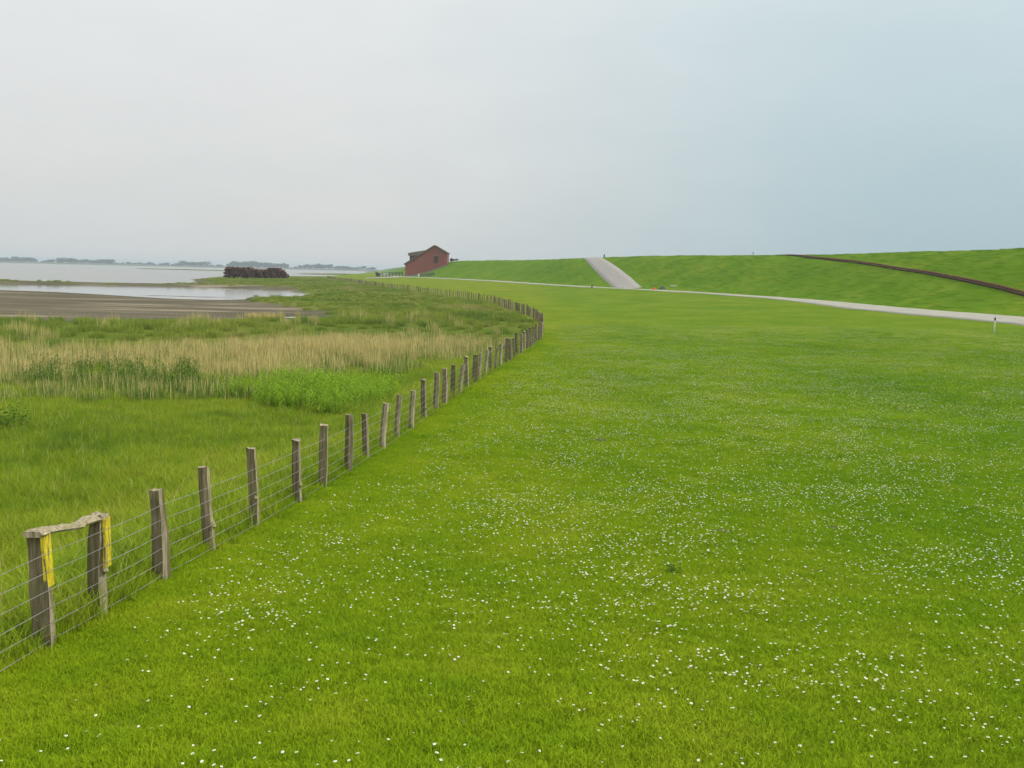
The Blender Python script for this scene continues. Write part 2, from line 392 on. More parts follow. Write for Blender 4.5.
m, n, l, out = new_mat('yellow_paint'); ob = N(n, 'ShaderNodeTexCoord').outputs['Object']
wear = noise(n, l, 22, 6, ob, sc3=(1, 1, .12), rough=.7)
principled(n, l, out, mixc(n, l, ramp(n, l, wear, [(.52, (0, 0, 0)), (.60, (1, 1, 1))]), ramp(n, l, noise(n, l, 9, 4, ob), [(.35, (.50, .39, .02)), (.65, (.80, .66, .04))]), (.20, .17, .10)), .8, wear, .8, .012, .1)
M['yellow_paint'] = m
M['wire'] = simple_mat('wire', (0.24, 0.24, 0.23), (0.40, 0.40, 0.38), 5, .5, metal=.3, bstr=.05)
M['trunk'] = simple_mat('trunk', (0.05, 0.04, 0.03), (0.10, 0.08, 0.06), 8, .9)

# ------------------------------------------------------------------ ground sheet (polar grid), water
def build_ground():
    ths = np.concatenate([np.linspace(-180, -34, 60)[:-1], np.linspace(-34, 34, 620), np.linspace(34, 180, 60)[1:]])
    th = np.radians(ths); th = th[:-1]                    # last column closes on the first
    r = np.concatenate([[0.6], 1.5 * np.exp(np.linspace(0, math.log(9000 / 1.5), 430))])
    T, R = np.meshgrid(th, r); X = (np.sin(T) * R).ravel(); Y = (np.cos(T) * R).ravel()
    Z = terrain(X, Y); nT, nR = len(th), len(r)
    i = np.arange(nR - 1)[:, None] * nT; j = np.arange(nT)[None, :]; j2 = (j + 1) % nT
    quads = np.stack([i + j, i + j2, i + nT + j2, i + nT + j], -1).reshape(-1, 4)
    cx = X[quads].mean(1); cy = Y[quads].mean(1)
    a, b, c, w = zone(X, Y)
    cols = np.stack([a, b, c, np.ones_like(a)], 1).astype(np.float32)
    lawnf = (cx - XF(cy) > 0) & (dyke_d(cx, cy) < 0.6); dykef = (dyke_d(cx, cy) >= 0.6) & (cx - XF(cy) > 0); rest = ~(lawnf | dykef)
    cap = None
    for name, sel in (('marsh_ground', rest), ('lawn', lawnf), ('dyke', dykef)):
        q = quads[sel][:, ::-1]
        used, inv = np.unique(q.ravel(), return_inverse=True)
        V = np.stack([X[used], Y[used], Z[used]], 1); F = inv.astype(np.int32); tot = np.full(len(q), 4)
        if name == 'lawn':                                # close the middle of the polar grid, under the camera
            ring = np.searchsorted(used, np.arange(nT)); ok = used[np.clip(ring, 0, len(used) - 1)] == np.arange(nT)
            rr = ring[ok][::-1] if ok.sum() == nT else None
            if rr is not None: F = np.concatenate([F, rr]); tot = np.concatenate([tot, [nT]])
        me = mesh_np(name, V, F, tot, [M['ground']], smooth=True)
        at = me.attributes.new('zone', 'FLOAT_COLOR', 'POINT'); at.data.foreach_set('color', cols[used].ravel())
        tag(link(name, me), kind='structure')
build_ground()

def water_material(name, bump_str, col, rough):
    m, n, l, out = new_mat(name)
    f = mathn(n, l, 'ADD', noise(n, l, 0.9, 4, sc3=(.5, 1, 1)), mathn(n, l, 'MULTIPLY', noise(n, l, 0.05, 3, sc3=(.3, 1, 1)), 1.5))
    p = principled(n, l, out, col, rough, f, bump_str, 0.12, 0.5); p.inputs['IOR'].default_value = 1.33
    return m
M['water'] = water_material('water', 0.35, (0.20, 0.20, 0.175), 0.22)
M['calm_water'] = water_material('calm_water', 0.03, (0.16, 0.16, 0.14), 0.08)
def sheet(name, pts, z, mat):
    return tag(MB().add([(x, y, z) for x, y in pts], [tuple(range(len(pts)))]).build(name, mat), kind='structure')
sheet('channel_water', [(-1500, 100), (-30, 100), (-30, 264), (-98, 264), (-98, 262), (-130, 256), (-200, 248), (-700, 250), (-1500, 225)], WATER_Z, M['calm_water'])
sheet('sea_water', [(-9000, 225), (-1500, 225.2), (-700, 250.2), (-200, 248.2), (-130, 256.2), (-98, 262.2), (-60, 300), (-60, 400), (-60, 3600), (-9000, 3600)], WATER_Z, M['water'])
sheet('puddle', [(-22.4, 96.5), (-21.0, 96.2), (-19.6, 96.8), (-19.2, 98.0), (-20.4, 98.9), (-21.9, 98.6)], float(terrain(-21, 97.5)) + 0.03, M['calm_water'])

# ------------------------------------------------------------------ paths
def concrete_material():
    m, n, l, out = new_mat('concrete_paving')
    f = noise(n, l, 0.6, 6, rough=.7); f2 = noise(n, l, 14, 3)
    c = ramp(n, l, f, [(0.3, (0.30, 0.285, 0.235)), (0.7, (0.44, 0.42, 0.35))])
    principled(n, l, out, c, 0.9, f2, .3, .01, .15); return m
M['concrete'] = concrete_material()
M['paving'] = simple_mat('block_paving', (0.27, 0.25, 0.225), (0.37, 0.345, 0.315), 1.6, .9, obj_space=False)
def ribbon(name, pts, wid, mat, lift=0.05, skirt=0.25, across=4):
    P = np.array(pts, float); d = np.gradient(P, axis=0); d /= np.linalg.norm(d, axis=1)[:, None]
    nrm = np.stack([d[:, 1], -d[:, 0]], 1); wid = np.broadcast_to(wid, (len(P),))
    offs = np.linspace(-.5, .5, across + 1); V, Fc = [], []
    rows = []
    for o in offs:
        q = P + nrm * (o * wid)[:, None]; rows.append(np.column_stack([q, terrain(q[:, 0], q[:, 1]) + lift]))
    lo, hi = rows[0].copy(), rows[-1].copy(); lo[:, 2] -= skirt; hi[:, 2] -= skirt
    rows = [lo] + rows + [hi]; V = np.concatenate(rows); n = len(P)
    for k in range(len(rows) - 1):
        for i in range(n - 1):
            Fc.append((k * n + i, (k + 1) * n + i, (k + 1) * n + i + 1, k * n + i + 1))
    me = bpy.data.meshes.new(name); me.from_pydata(V.tolist(), [], Fc); me.materials.append(mat)
    for p in me.polygons: p.use_smooth = True
    return tag(link(name, me), kind='structure')
ys = np.concatenate([np.arange(-60, 430, 1.5), np.arange(430, 900, 5)])
PATH = np.column_stack([XP(ys), ys])
PATH[:, 0] -= 1.0 * sstep(190, 105, ys)
ribbon('path', PATH, 4.6 + 2.8 * sstep(190, 105, ys) + .5 * (fnoise(PATH[:, 0], PATH[:, 1], 4, 81) - .5), M['concrete'], 0.06)
tt = np.linspace(0, 1, 70)
RX = Spline([238, 243.7, 255, 266, 279, 294.6, 305, 317, 345], [27.9, 27.73, 27.2, 26.5, 25.88, 25.28, 25.1, 25.0, 24.9]); ry = 240 + 102 * tt
RAMP = np.column_stack([RX(ry), ry])
ribbon('ramp', RAMP, 5.7 - 1.5 * tt + .25 * (fnoise(RAMP[:, 0], RAMP[:, 1], 5, 80) - .5), M['paving'], 0.07)

# ------------------------------------------------------------------ fence
def post_mesh(seed, w, dp, h, lean):
    r = random.Random(seed); mb = MB(); n = 8; lev = [0, .12, .28, .45, .62, .80, .93, 1.0]
    ang = []
    base = [(-.5, -.5), (0.02, -.56), (.5, -.5), (.56, 0), (.5, .5), (0, .54), (-.5, .5), (-.55, 0)]
    base = [(a + r.uniform(-.13, .13), b + r.uniform(-.13, .13)) for a, b in base]
    vs, fs = [], []; bow = r.uniform(-.05, .05); tw = r.uniform(-.25, .25)
    for i, t in enumerate(lev):
        s = 1.0 - .14 * t + r.uniform(-.09, .09); c, sn = math.cos(tw * t), math.sin(tw * t)
        ox = bow * math.sin(t * 3.1) + lean * t * h; oy = r.uniform(-.006, .006)
        for k, (a, b) in enumerate(base):
            a2, b2 = (a * c - b * sn) * w * s + r.uniform(-.006, .006), (a * sn + b * c) * dp * s + r.uniform(-.006, .006)
            z = -0.35 + t * (h + .35)
            if i == len(lev) - 1: z += r.uniform(-.018, .012) + a * r.uniform(-.04, .04)
            vs.append((a2 + ox, b2 + oy, z))
    # finer rings for a crack down one side
    for i in range(len(lev) - 1):
        for k in range(n):
            k2 = (k + 1) % n; fs.append((i * n + k, i * n + k2, (i + 1) * n + k2, (i + 1) * n + k))
    sunward_split_side = r.choice([(2, 3), (2,), (3, 2), (1, 2, 3)])  # paler split wood kept to the sunward side, partly standing in for sunlight
    mi = [1 if (f[0] % n) in sunward_split_side else 0 for f in fs]
    top = (len(lev) - 1) * n; vs.append((lean * h, 0, h + .004)); fs2 = [(top + k, top + (k + 1) % n, len(vs) - 1) for k in range(n)]
    mb.v = vs; mb.f = fs + fs2; mb.mi = mi + [1] * n
    if r.random() < .6:                                   # a knot or split bulge
        z = r.uniform(.25, .8) * h; mb.tube([(w * .3, -dp * .25, z - .06), (w * .46, -dp * .42, z), (w * .3, -dp * .25, z + .07)], [.015, .035, .012], 6, 1)
    return mb
def fence_z(y): return float(terrain(XF(y) + 0.02, y))
POSTS = [12.35, 14.05, 15.7, 17.75, 19.2, 21.0, 22.7, 24.0, 25.6, 27.2, 29.3, 31.2, 32.9, 34.6, 36.4, 38.2, 39.7, 41.3, 43.0, 44.6, 46.2, 47.9]
yy = POSTS[-1]
while yy < 470:
    dx = float(XF(yy + 1) - XF(yy - 1)) / 2; yy += 1.75 / math.hypot(1, dx) * random.uniform(.93, 1.07); POSTS.append(yy)
POSTS = [5.9, 7.8] + POSTS
fence = empty('wire_fence', (float(XF(12)), 12, fence_z(12)), 'long weathered post and wire fence curving between the mown grass and the marsh', 'fence')
fo = Vector(fence.location)
variants = []
specs = [(.15, .13, 1.22, -.07), (.165, .15, 1.15, -.01), (.13, .11, 1.10, .07), (.155, .17, 1.14, -.05), (.165, .13, 1.2, .03), (.12, .12, 1.06, -.09), (.17, .12, 1.16, .05), (.14, .14, 1.26, -.03), (.11, .13, 1.04, .02), (.175, .14, 1.18, -.06)]
for i, (w_, d_, h_, ln) in enumerate(specs):
    variants.append(post_mesh(50 + i, w_, d_, h_, ln).mesh('fence_post', [M['bark_wood'], M['split_wood']]))
for i, y in enumerate(POSTS):
    x = float(XF(y)); vi = [3, 7, 1, 0, 7, 3, 4, 6, 5, 2][i] if i < 10 else random.randrange(10)
    o = link('fence_post', variants[vi], fence)
    o.location = (x - fo.x + random.uniform(-.03, .03), y - fo.y, fence_z(y) - fo.z - (.03 if i > 9 else 0))
    o.rotation_euler = (random.uniform(-.03, .03), random.uniform(-.03, .03), -math.atan(float(XF(y + 1) - XF(y - 1)) / 2) + random.uniform(-.25, .25))
    s = random.uniform(.84, 1.0); o.scale = (s, s, random.uniform(.98, 1.10) if i > 5 else 1.03)
for hgt in (.10, .27, .44, .62, .81, 1.0):
    allp = sorted(POSTS + [9.72, 10.9]); pts = []
    allp = [4.0] + allp
    for a, b in zip(allp[:-1], allp[1:]):
        for t in (0, .5):
            y = a + (b - a) * t; sag = -.010 * (t == .5)
            pts.append((float(XF(y)) + .095 - fo.x, y - fo.y, fence_z(a) * (1 - t) + fence_z(b) * t + hgt + sag + random.uniform(-.006, .006) - fo.z))
    MB().tube(pts, 0.0038, 3).build('wire', M['wire'], fence, smooth=True)

# the two posts joined by a worn half log, their edges painted yellow
fx, fy = float(XF(9.72)), 9.72
fr = empty('marked_hurdle', (fx, fy, fence_z(fy)), 'two grey posts with yellow painted edges joined by a worn half log on top', 'post frame')
z2 = fence_z(10.9) - fence_z(9.72)
p1 = post_mesh(3, .185, .17, 1.17, -.05).build('post', [M['bark_wood'], M['split_wood']], fr)
p2 = post_mesh(8, .17, .16, 1.15, .0).build('post', [M['bark_wood'], M['split_wood']], fr); p2.location = (float(XF(10.9)) - fx, 1.18, z2)
def stripe(parent, h0, h1, xf, lean, d):
    mb = MB(); n = 7
    for k in range(n):
        a, b = h0 + (h1 - h0) * k / n, h0 + (h1 - h0) * (k + 1) / n
        xa, xb = xf + lean * a, xf + lean * b; j = random.Random(k + int(h1 * 100)); ja = .012 * j.uniform(-1, 1)
        mb.hexa([(xa - .022, -d / 2 + ja * .4 - .008, a), (xa + .004, -d / 2 + ja, a), (xa + .004, d / 2, a), (xa - .022, d / 2, a), (xb - .022, -d / 2 + ja * .4 - .008, b), (xb + .004, -d / 2 + ja, b), (xb + .004, d / 2, b), (xb - .022, d / 2, b)])
    return mb.build('yellow_stripe', M['yellow_paint'], parent)
stripe(p1, .64, 1.165, .093, -.05, .16)
stripe(p2, .56, 1.12, .083, .0, .15)
mb = MB(); n = 14; L = 1.42; vs, fs = [], []; prof = 8
A = Vector((-.05, -.13, 1.17)); B = Vector((float(XF(10.9)) - fx - .05, 1.24, 1.06 + z2)); D = B - A
for i in range(n + 1):
    t = i / n; c = A + D * t; c.z += .012 * math.sin(t * 9) - .012 * math.exp(-((t - .62) / .12) ** 2) 
    wdt = .088 + .02 * math.sin(t * 7 + 1) + .012 * math.sin(t * 23); th_ = .045 + .004 * float(sstep(.65, .85, t)) + .004 * math.sin(t * 17)
    for k in range(prof):
        a = 2 * math.pi * k / prof; rx = wdt * math.cos(a) * (1 + .1 * math.sin(i * 2.3 + k)); rz = th_ * max(math.sin(a), -.55) + th_ * .55
        vs.append((c.x + rx, c.y, c.z + rz * (1 + .09 * math.sin(i * 1.7 + k * 2))))
for i in range(n):
    for k in range(prof):
        k2 = (k + 1) % prof; fs.append((i * prof + k, (i + 1) * prof + k, (i + 1) * prof + k2, i * prof + k2))
fs.append(tuple(range(prof))); fs.append(tuple(n * prof + k for k in range(prof))[::-1])
mb.add(vs, fs); mb.build('crossbar', M['split_wood'], fr)

# ------------------------------------------------------------------ scattering of plants
def blades(n, rad, h0, h1, w, bend, seed, segs=2, square=True, mats=None, tipw=0.0, base=0.02, power=1.0):
    r = np.random.default_rng(seed)
    if square: bx, by = r.uniform(-rad, rad, n), r.uniform(-rad, rad, n)
    else:
        a, q = r.uniform(0, 6.283, n), rad * np.sqrt(r.uniform(0, 1, n)) ; bx, by = q * np.cos(a), q * np.sin(a)
    h = h0 + (h1 - h0) * r.uniform(0, 1, n) ** power; a = r.uniform(0, 6.283, n); face = r.uniform(0, 6.283, n)
    bd = bend * h * r.uniform(.2, 1.2, n); dx, dy = np.cos(a) * bd, np.sin(a) * bd
    wx, wy = np.cos(face) * w / 2, np.sin(face) * w / 2; V = []
    for s in range(segs):
        t = s / segs; k = 1 - t * .45 if tipw == 0 else 1
        for sg in (-1, 1): V.append(np.stack([bx + dx * t * t + sg * wx * k, by + dy * t * t + sg * wy * k, h * t * (1 - .1 * bend * t) - base * (s == 0)], 1))
    V.append(np.stack([bx + dx, by + dy, h * (1 - .15 * bend)], 1))
    V = np.stack(V, 1); nv = V.shape[1]; F, T = [], []
    b0 = np.arange(n)[:, None] * nv
    quad = [np.concatenate([b0 + c for c in (2 * s, 2 * s + 1, 2 * s + 3, 2 * s + 2)], 1) for s in range(segs - 1)]
    tri = np.concatenate([b0 + c for c in (2 * segs - 2, 2 * segs - 1, 2 * segs)], 1)
    tint = np.repeat(r.uniform(0, 1, n), nv)
    F = np.concatenate([q.ravel() for q in quad] + [tri.ravel()]); T = np.concatenate([np.full(n * (segs - 1), 4), np.full(n, 3)])
    return V.reshape(-1, 3), F, T, tint
def join_parts(name, parts, mats):
    V, F, T, I, A = [], [], [], [], []; off = 0
    for mi, (v, f, t, a) in parts:
        V.append(v); F.append(f + off); T.append(t); I.append(np.full(len(t), mi)); A.append(a); off += len(v)
    me = mesh_np(name, np.concatenate(V), np.concatenate(F), np.concatenate(T), mats, np.concatenate(I))
    at = me.attributes.new('tint', 'FLOAT', 'POINT'); at.data.foreach_set('value', np.concatenate(A).astype(np.float32)); return me
def scatter(name, meshes, P, rz, sc, vid, label, cat):
    """one 'stuff' object: the meshes stand on the points through geometry nodes"""
    me = bpy.data.meshes.new(name); me.vertices.add(len(P)); me.vertices.foreach_set('co', np.asarray(P, np.float32).ravel())
    a = me.attributes.new('rot', 'FLOAT_VECTOR', 'POINT'); rv = np.zeros((len(P), 3), np.float32); rv[:, 2] = rz; a.data.foreach_set('vector', rv.ravel())
    a = me.attributes.new('scl', 'FLOAT', 'POINT'); a.data.foreach_set('value', np.asarray(sc, np.float32))
    a = me.attributes.new('vid', 'INT', 'POINT'); a.data.foreach_set('value', np.asarray(vid, np.int32))
    o = link(name, me); tag(o, label, cat, kind='stuff')
    ng = bpy.data.node_groups.new(name + '_nodes', 'GeometryNodeTree')
    ng.interface.new_socket('Geometry', in_out='INPUT', socket_type='NodeSocketGeometry'); ng.interface.new_socket('Geometry', in_out='OUTPUT', socket_type='NodeSocketGeometry')
    gi, go = ng.nodes.new('NodeGroupInput'), ng.nodes.new('NodeGroupOutput'); iop = ng.nodes.new('GeometryNodeInstanceOnPoints'); iop.inputs['Pick Instance'].default_value = True
    g2i = ng.nodes.new('GeometryNodeGeometryToInstance')
    for m_ in reversed(meshes):
        so = bpy.data.objects.new(name + '_kind', m_); inf = ng.nodes.new('GeometryNodeObjectInfo'); inf.inputs['Object'].default_value = so
        ng.links.new(inf.outputs['Geometry'], g2i.inputs[0])
    def attr(nm, t):
        q = ng.nodes.new('GeometryNodeInputNamedAttribute'); q.data_type = t; q.inputs['Name'].default_value = nm; return q.outputs['Attribute']
    ng.links.new(gi.outputs[0], iop.inputs['Points']); ng.links.new(g2i.outputs[0], iop.inputs['Instance'])
    e2r = ng.nodes.new('FunctionNodeEulerToRotation'); ng.links.new(attr('rot', 'FLOAT_VECTOR'), e2r.inputs[0])
    ng.links.new(e2r.outputs[0], iop.inputs['Rotation']); ng.links.new(attr('scl', 'FLOAT'), iop.inputs['Scale']); ng.links.new(attr('vid', 'INT'), iop.inputs['Instance Index'])
    ng.links.new(iop.outputs[0], go.inputs[0])
    o.modifiers.new('scatter', 'NODES').node_group = ng
    return o
def wedge(n, r0, r1, a0=-39, a1=39, power=2.0):          # random points with even density in a wedge before the camera
    r = (rng.uniform(r0 ** power, r1 ** power, n)) ** (1 / power); a = np.radians(rng.uniform(a0, a1, n)); return np.sin(a) * r, np.cos(a) * r
def put(name, meshes, x, y, sc, label, cat, dz=0.0):
    n = len(x); return scatter(name, meshes, np.stack([x, y, terrain(x, y) + dz], 1), rng.uniform(0, 6.283, n), sc, rng.integers(0, len(meshes), n), label, cat)
def even(step, r0, r1, a0=-40, a1=40):                    # jittered grid: covers without bald spots
    g = np.arange(-r1, r1, step); x, y = np.meshgrid(g, np.arange(-1, r1, step)); x = x.ravel() + rng.uniform(-.38, .38, x.size) * step; y = y.ravel() + rng.uniform(-.38, .38, y.size) * step
    r = np.hypot(x, y); a = np.degrees(np.arctan2(x, y)); k = (r > r0) & (r < r1) & (a > a0) & (a < a1); return x[k], y[k]
def area(r0, r1, deg=66): return math.radians(deg) / 2 * (r1 * r1 - r0 * r0)

# lawn: short turf near the camera, coarser tufts further out
lawn_m = [join_parts('turf_tuft', [(0, blades(1300, .28, .022, .066, .006, 1.0, 100 + i))], [M['lawn_blade']]) for i in range(5)]
x, y = even(.36, 2.5, 34); k = (x - XF(y) > -.1); x, y = x[k], y[k]
put('lawn_grass', lawn_m, x, y, .85 + .5 * fnoise(x, y, 1.1, 40), 'short bright green turf sprinkled with daisies beside the fence', 'grass')
far_m = [join_parts('turf_patch', [(0, blades(1300, .7, .02, .075, .018, .9, 120 + i))], [M['lawn_blade']]) for i in range(4)]
x, y = even(.95, 32, 100); k = (x - XF(y) > 0) & (dyke_d(x, y) < -2.2); x, y = x[k], y[k]
k = rng.uniform(0, 1, len(x)) > sstep(60, 95, np.hypot(x, y)) * .9; x, y = x[k], y[k]
put('distant_lawn_grass', far_m, x, y, (.8 + .5 * rng.uniform(0, 1, len(x))) * (1 - .75 * sstep(50, 98, np.hypot(x, y))), 'mown green turf between the fence bend and the concrete path', 'grass')
dyk = [join_parts('dyke_tuft', [(0, blades(900, 1.3, .03, .11, .03, .9, 150 + i))], [M['dyke_blade']]) for i in range(4)]
x, y = even(2.0, 60, 360, -12, 34); dd = dyke_d(x, y); k = (dd > 3.5) & (dd < 33) & (rng.uniform(0, 1, len(x)) < .75); x, y = x[k], y[k]
k = (np.abs(x - RX(y)) > 4.9) | (y < 228) | (y > 345); x, y = x[k], y[k]
put('dyke_grass', dyk, x, y, .45 + .35 * fnoise(x, y, 4, 50), 'grazed green turf covering the long slope of the dyke', 'grass', -.02)
cl = [join_parts('clover_tuft', [(0, blades(170, .17, .02, .085, .008, 1.0, 155 + i, square=False))], [M['lawn_dark']]) for i in range(3)]
x, y = wedge(900, 6, 60); k = (x - XF(y) > .5) & (dyke_d(x, y) < -4) & (fnoise(x, y, 5, 52) > .45); x, y = x[k], y[k]
put('dark_grass_tussocks', cl, x, y, .5 + 1.1 * rng.uniform(0, 1, len(x)) ** 2, 'darker green tussocks of coarser grass dotted over the lawn', 'grass')
# a ragged line of longer grass the mower leaves under the wires
edge_m = [join_parts('edge_tuft', [(0, blades(90, .14, .08, .30, .007, .7, 140 + i, square=False))], [M['lawn_blade']]) for i in range(4)]
n = 1500; y = 5 + (110 - 5) * rng.uniform(0, 1, n) ** 1.5; x = XF(y) - .12 + rng.normal(0, .14, n)
put('fence_line_grass', edge_m, x, y, .35 + .5 * rng.uniform(0, 1, n), 'longer grass left standing along the foot of the fence', 'grass')
# marsh grass
def marsh_tuft(i, s=1.0, green='marsh_blade'):
    return join_parts('marsh_tuft', [(0, blades(420, .34 * s, .12 * s, .40 * s, .0085 * s, .75, 160 + i, 3)), (1, blades(2, .34 * s, .3 * s, .62 * s, .006 * s, .35, 180 + i, 3))], [M[green], M['reed_dry']])
mm = [marsh_tuft(i) for i in range(5)]
x, y = even(.42, 7, 62, -40, 2); k = (x - XF(y) < -.25) & (rng.uniform(0, 1, len(x)) < 1 - .5 * sstep(30, 60, np.hypot(x, y))); x, y = x[k], y[k]
put('marsh_grass', mm, x, y, .55 + .9 * fnoise(x, y, 3.5, 41), 'soft uncut olive green grass filling the marsh behind the fence', 'grass')
mf = [marsh_tuft(10 + i, 2.2, 'salt_blade') for i in range(4)]
x, y = wedge(int(area(55, 430, 40) / 5), 55, 430, -34, 6, 1.6); ms, mu, _, w = zone(x, y)
k = (x - XF(y) < -.8) & (rng.uniform(0, 1, len(x)) > mu * 1.15 + .02) & (w < -3) & (((x + 20.8) / 4) ** 2 + ((y - 95.5) / 5) ** 2 > 1) & (rng.uniform(0, 1, len(x)) < 1 - .5 * sstep(200, 430, np.hypot(x, y))); x, y = x[k], y[k]
put('distant_marsh_grass', mf, x, y, (.25 + .85 * fnoise(x, y, 14, 42)) * (1 - .25 * sstep(90, 200, y)), 'patchy green salt marsh grass reaching back to the bare mud', 'grass')

# reeds: last year's dry stalks with green shoots among them
def reed_clump(i, dry=48, green=70, hd=(.8, 1.45), hg=(.4, 1.0)):
    parts = [(0, blades(dry, .5, hd[0], hd[1], .017, .10, 200 + i, 3, tipw=1)), (1, blades(green, .5, hg[0], hg[1], .02, .35, 220 + i, 3))]
    r = np.random.default_rng(i)
    return join_parts('reed_clump', parts, [M['reed_dry'], M['reed_green']])
rm = [reed_clump(i) for i in range(5)]
REED = [(-26, 33.5), (-18, 34.9), (-12.5, 36.4), (-10.4, 41), (-7.8, 44.5), (-6.0, 50), (-4.6, 56), (-4.0, 62), (-4.6, 65), (-8.5, 64), (-14, 57), (-21, 50), (-32, 45), (-42, 44)]
x, y = wedge(12000, 30, 98, -40, 4); dR = sdf(REED, x, y) + (fnoise(x, y, 4, 43) - .5) * 5; dens = np.maximum(sstep(-4.0, 3, dR) * (.08 + 1.0 * fnoise(x, y, 5, 44) ** 1.2) * (.7 + .3 * sstep(-20, -9, x)), .010 * (fnoise(x, y, 6, 49) > .45) * (y > 40)) * (.12 + .88 * sstep(33.5, 44, y + (fnoise(x, y, 3, 51) - .5) * 6))
k = (rng.uniform(0, 1, len(x)) < dens) & (x - XF(y) < -.9); x, y = x[k], y[k]
put('dry_reeds', rm, x, y, (.55 + .55 * fnoise(x, y, 6, 45)) * (.6 + .4 * sstep(33.5, 42, y)), 'band of pale straw coloured reeds standing across the marsh', 'reeds', -.03)
rg = [reed_clump(20 + i, 12, 90, (.7, 1.1), (.4, .95)) for i in range(4)]
x, y = wedge(5200, 36, 90, -36, 3); dR = sdf(REED, x, y); q = fnoise(x, y, 7, 46)
k = (dR > -4) & (y < 75) & (rng.uniform(0, 1, len(x)) < np.where(np.abs(dR + (q - .5) * 6) < 3.2, .8, .3)) & (q > .36) & (x - XF(y) < -1.0); x, y = x[k], y[k]
put('green_reeds', rg, x, y, .55 + .45 * rng.uniform(0, 1, len(x)), 'fresh green reed shoots round the edge of the dry reeds', 'reeds', -.03)

# leafy plants
def leafy(name, seed, stems, h, spread, leaf, lw, mat, droop=.4, step=.07, stem_r=.006, up=.6):
    r = random.Random(seed); V, F, T, A = [], [], [], []
    for s in range(stems):
        a = r.uniform(0, 6.28); d = spread * math.sqrt(r.random()); bx, by = d * math.cos(a), d * math.sin(a); hh = h * r.uniform(.7, 1.05); lx, ly = r.uniform(-.12, .12) * hh, r.uniform(-.12, .12) * hh
        t0 = len(V); w = stem_r
        V += [(bx - w, by, 0), (bx + w, by, 0), (bx + lx + w * .5, by + ly, hh), (bx + lx - w * .5, by + ly, hh)]; F += [t0, t0 + 1, t0 + 2, t0 + 3]; T.append(4); A += [.3] * 4
        z = hh * .15; th = r.uniform(0, 6)
        while z < hh:
            u = z / hh; cx, cy = bx + lx * u, by + ly * u; th += 2.4 + r.uniform(-.4, .4); L = leaf * (1 - .45 * u) * r.uniform(.7, 1.2); wv = lw * (1 - .3 * u) * r.uniform(.8, 1.2)
            ux, uy = math.cos(th), math.sin(th); px_, py_ = -uy * wv / 2, ux * wv / 2; t0 = len(V); zu = up * L
            V += [(cx, cy, z), (cx + ux * L * .5 + px_, cy + uy * L * .5 + py_, z + zu * .6), (cx + ux * L, cy + uy * L, z + zu * .6 - droop * L * .5), (cx + ux * L * .5 - px_, cy + uy * L * .5 - py_, z + zu * .6)]
            F += [t0, t0 + 1, t0 + 2, t0 + 3]; T.append(4); A += [r.random()] * 4; z += step * r.uniform(.7, 1.3)
    me = mesh_np(name, V, F, T, [mat]); at = me.attributes.new('tint', 'FLOAT', 'POINT'); at.data.foreach_set('value', np.array(A, np.float32)); return me
herb = [leafy('herb_plant', 300 + i, 4, 1.1, .17, .20, .055, M['herb'], step=.06) for i in range(5)]
HERB = [(-8.9, 33.4), (-7.2, 31.8), (-5.0, 31.9), (-4.1, 33.5), (-5.0, 37.0), (-6.0, 39), (-8.5, 39.6), (-9.9, 38.6), (-9.4, 36)]
x = rng.uniform(-12, -4, 3600); y = rng.uniform(31, 43, 3600); d = sdf(HERB, x, y) + (fnoise(x, y, 1.6, 47) - .5) * 3.4; k = (rng.uniform(0, 1, len(x)) < sstep(-.9, 1.3, d) * (.1 + 1.3 * fnoise(x, y, .9, 48))) & (x - XF(y) < -.6); x, y = x[k], y[k]
put('leafy_herbs', herb, x, y, .45 + .6 * rng.uniform(0, 1, len(x)), 'dense patch of vivid yellow green leafy herbs in front of the reeds', 'herbs')
tall = [leafy('tall_reed', 320 + i, 4, 1.35, .3, .42, .035, M['weed'], droop=1.0, step=.16, up=.8) for i in range(4)]
x = np.concatenate([rng.uniform(-18.5, -14.2, 60), rng.uniform(-14.4, -12.0, 40)]); y = np.concatenate([rng.uniform(36.5, 40, 60), rng.uniform(36.3, 38.6, 40)]); 
put('leafy_green_reeds', tall, x, y, rng.uniform(.6, 1.05, len(x)), 'dark green young reeds with drooping leaves before the straw coloured band', 'reeds')
lush = [leafy('lush_tuft', 340 + i, 12, .7, .3, .3, .02, M['marsh_blade'], step=.09, up=1.2) for i in range(3)]
# single weeds
def single(name, me, x, y, s, label, cat, group=None, dz=0):
    o = link(name, me); o.location = (x, y, float(terrain(x, y)) + dz); o.scale = (s, s, s); o.rotation_euler = (0, 0, random.uniform(0, 6)); return tag(o, label, cat, group)
weed = leafy('weed_plant', 400, 30, .85, .5, .17, .08, M['weed'], step=.07)
single('weed_plant', weed, -14.1, 27.6, 1.0, 'dark green broad leaved weed at the left edge of the marsh', 'weed')
dock = leafy('weed_plant', 401, 9, .3, .22, .16, .07, M['weed'], step=.05)
single('dock_plant', dock, 2.25, 13.1, .5, 'low dark green rosette weed in the open lawn', 'weed')
straw = join_parts('straw_tussock', [(0, blades(900, 1.5, .25, .75, .05, .5, 410, 3, square=False)), (1, blades(300, 1.4, .1, .35, .05, .5, 411, 3, square=False))], [M['reed_dry'], M['marsh_blade']])
o = single('straw_tussock', straw, -24.3, 97, 1.0, 'straw yellow tussock standing alone on the edge of the mud', 'tussock'); o.scale = (1.25, .8, 1.0); o.rotation_euler = (0, 0, 0)

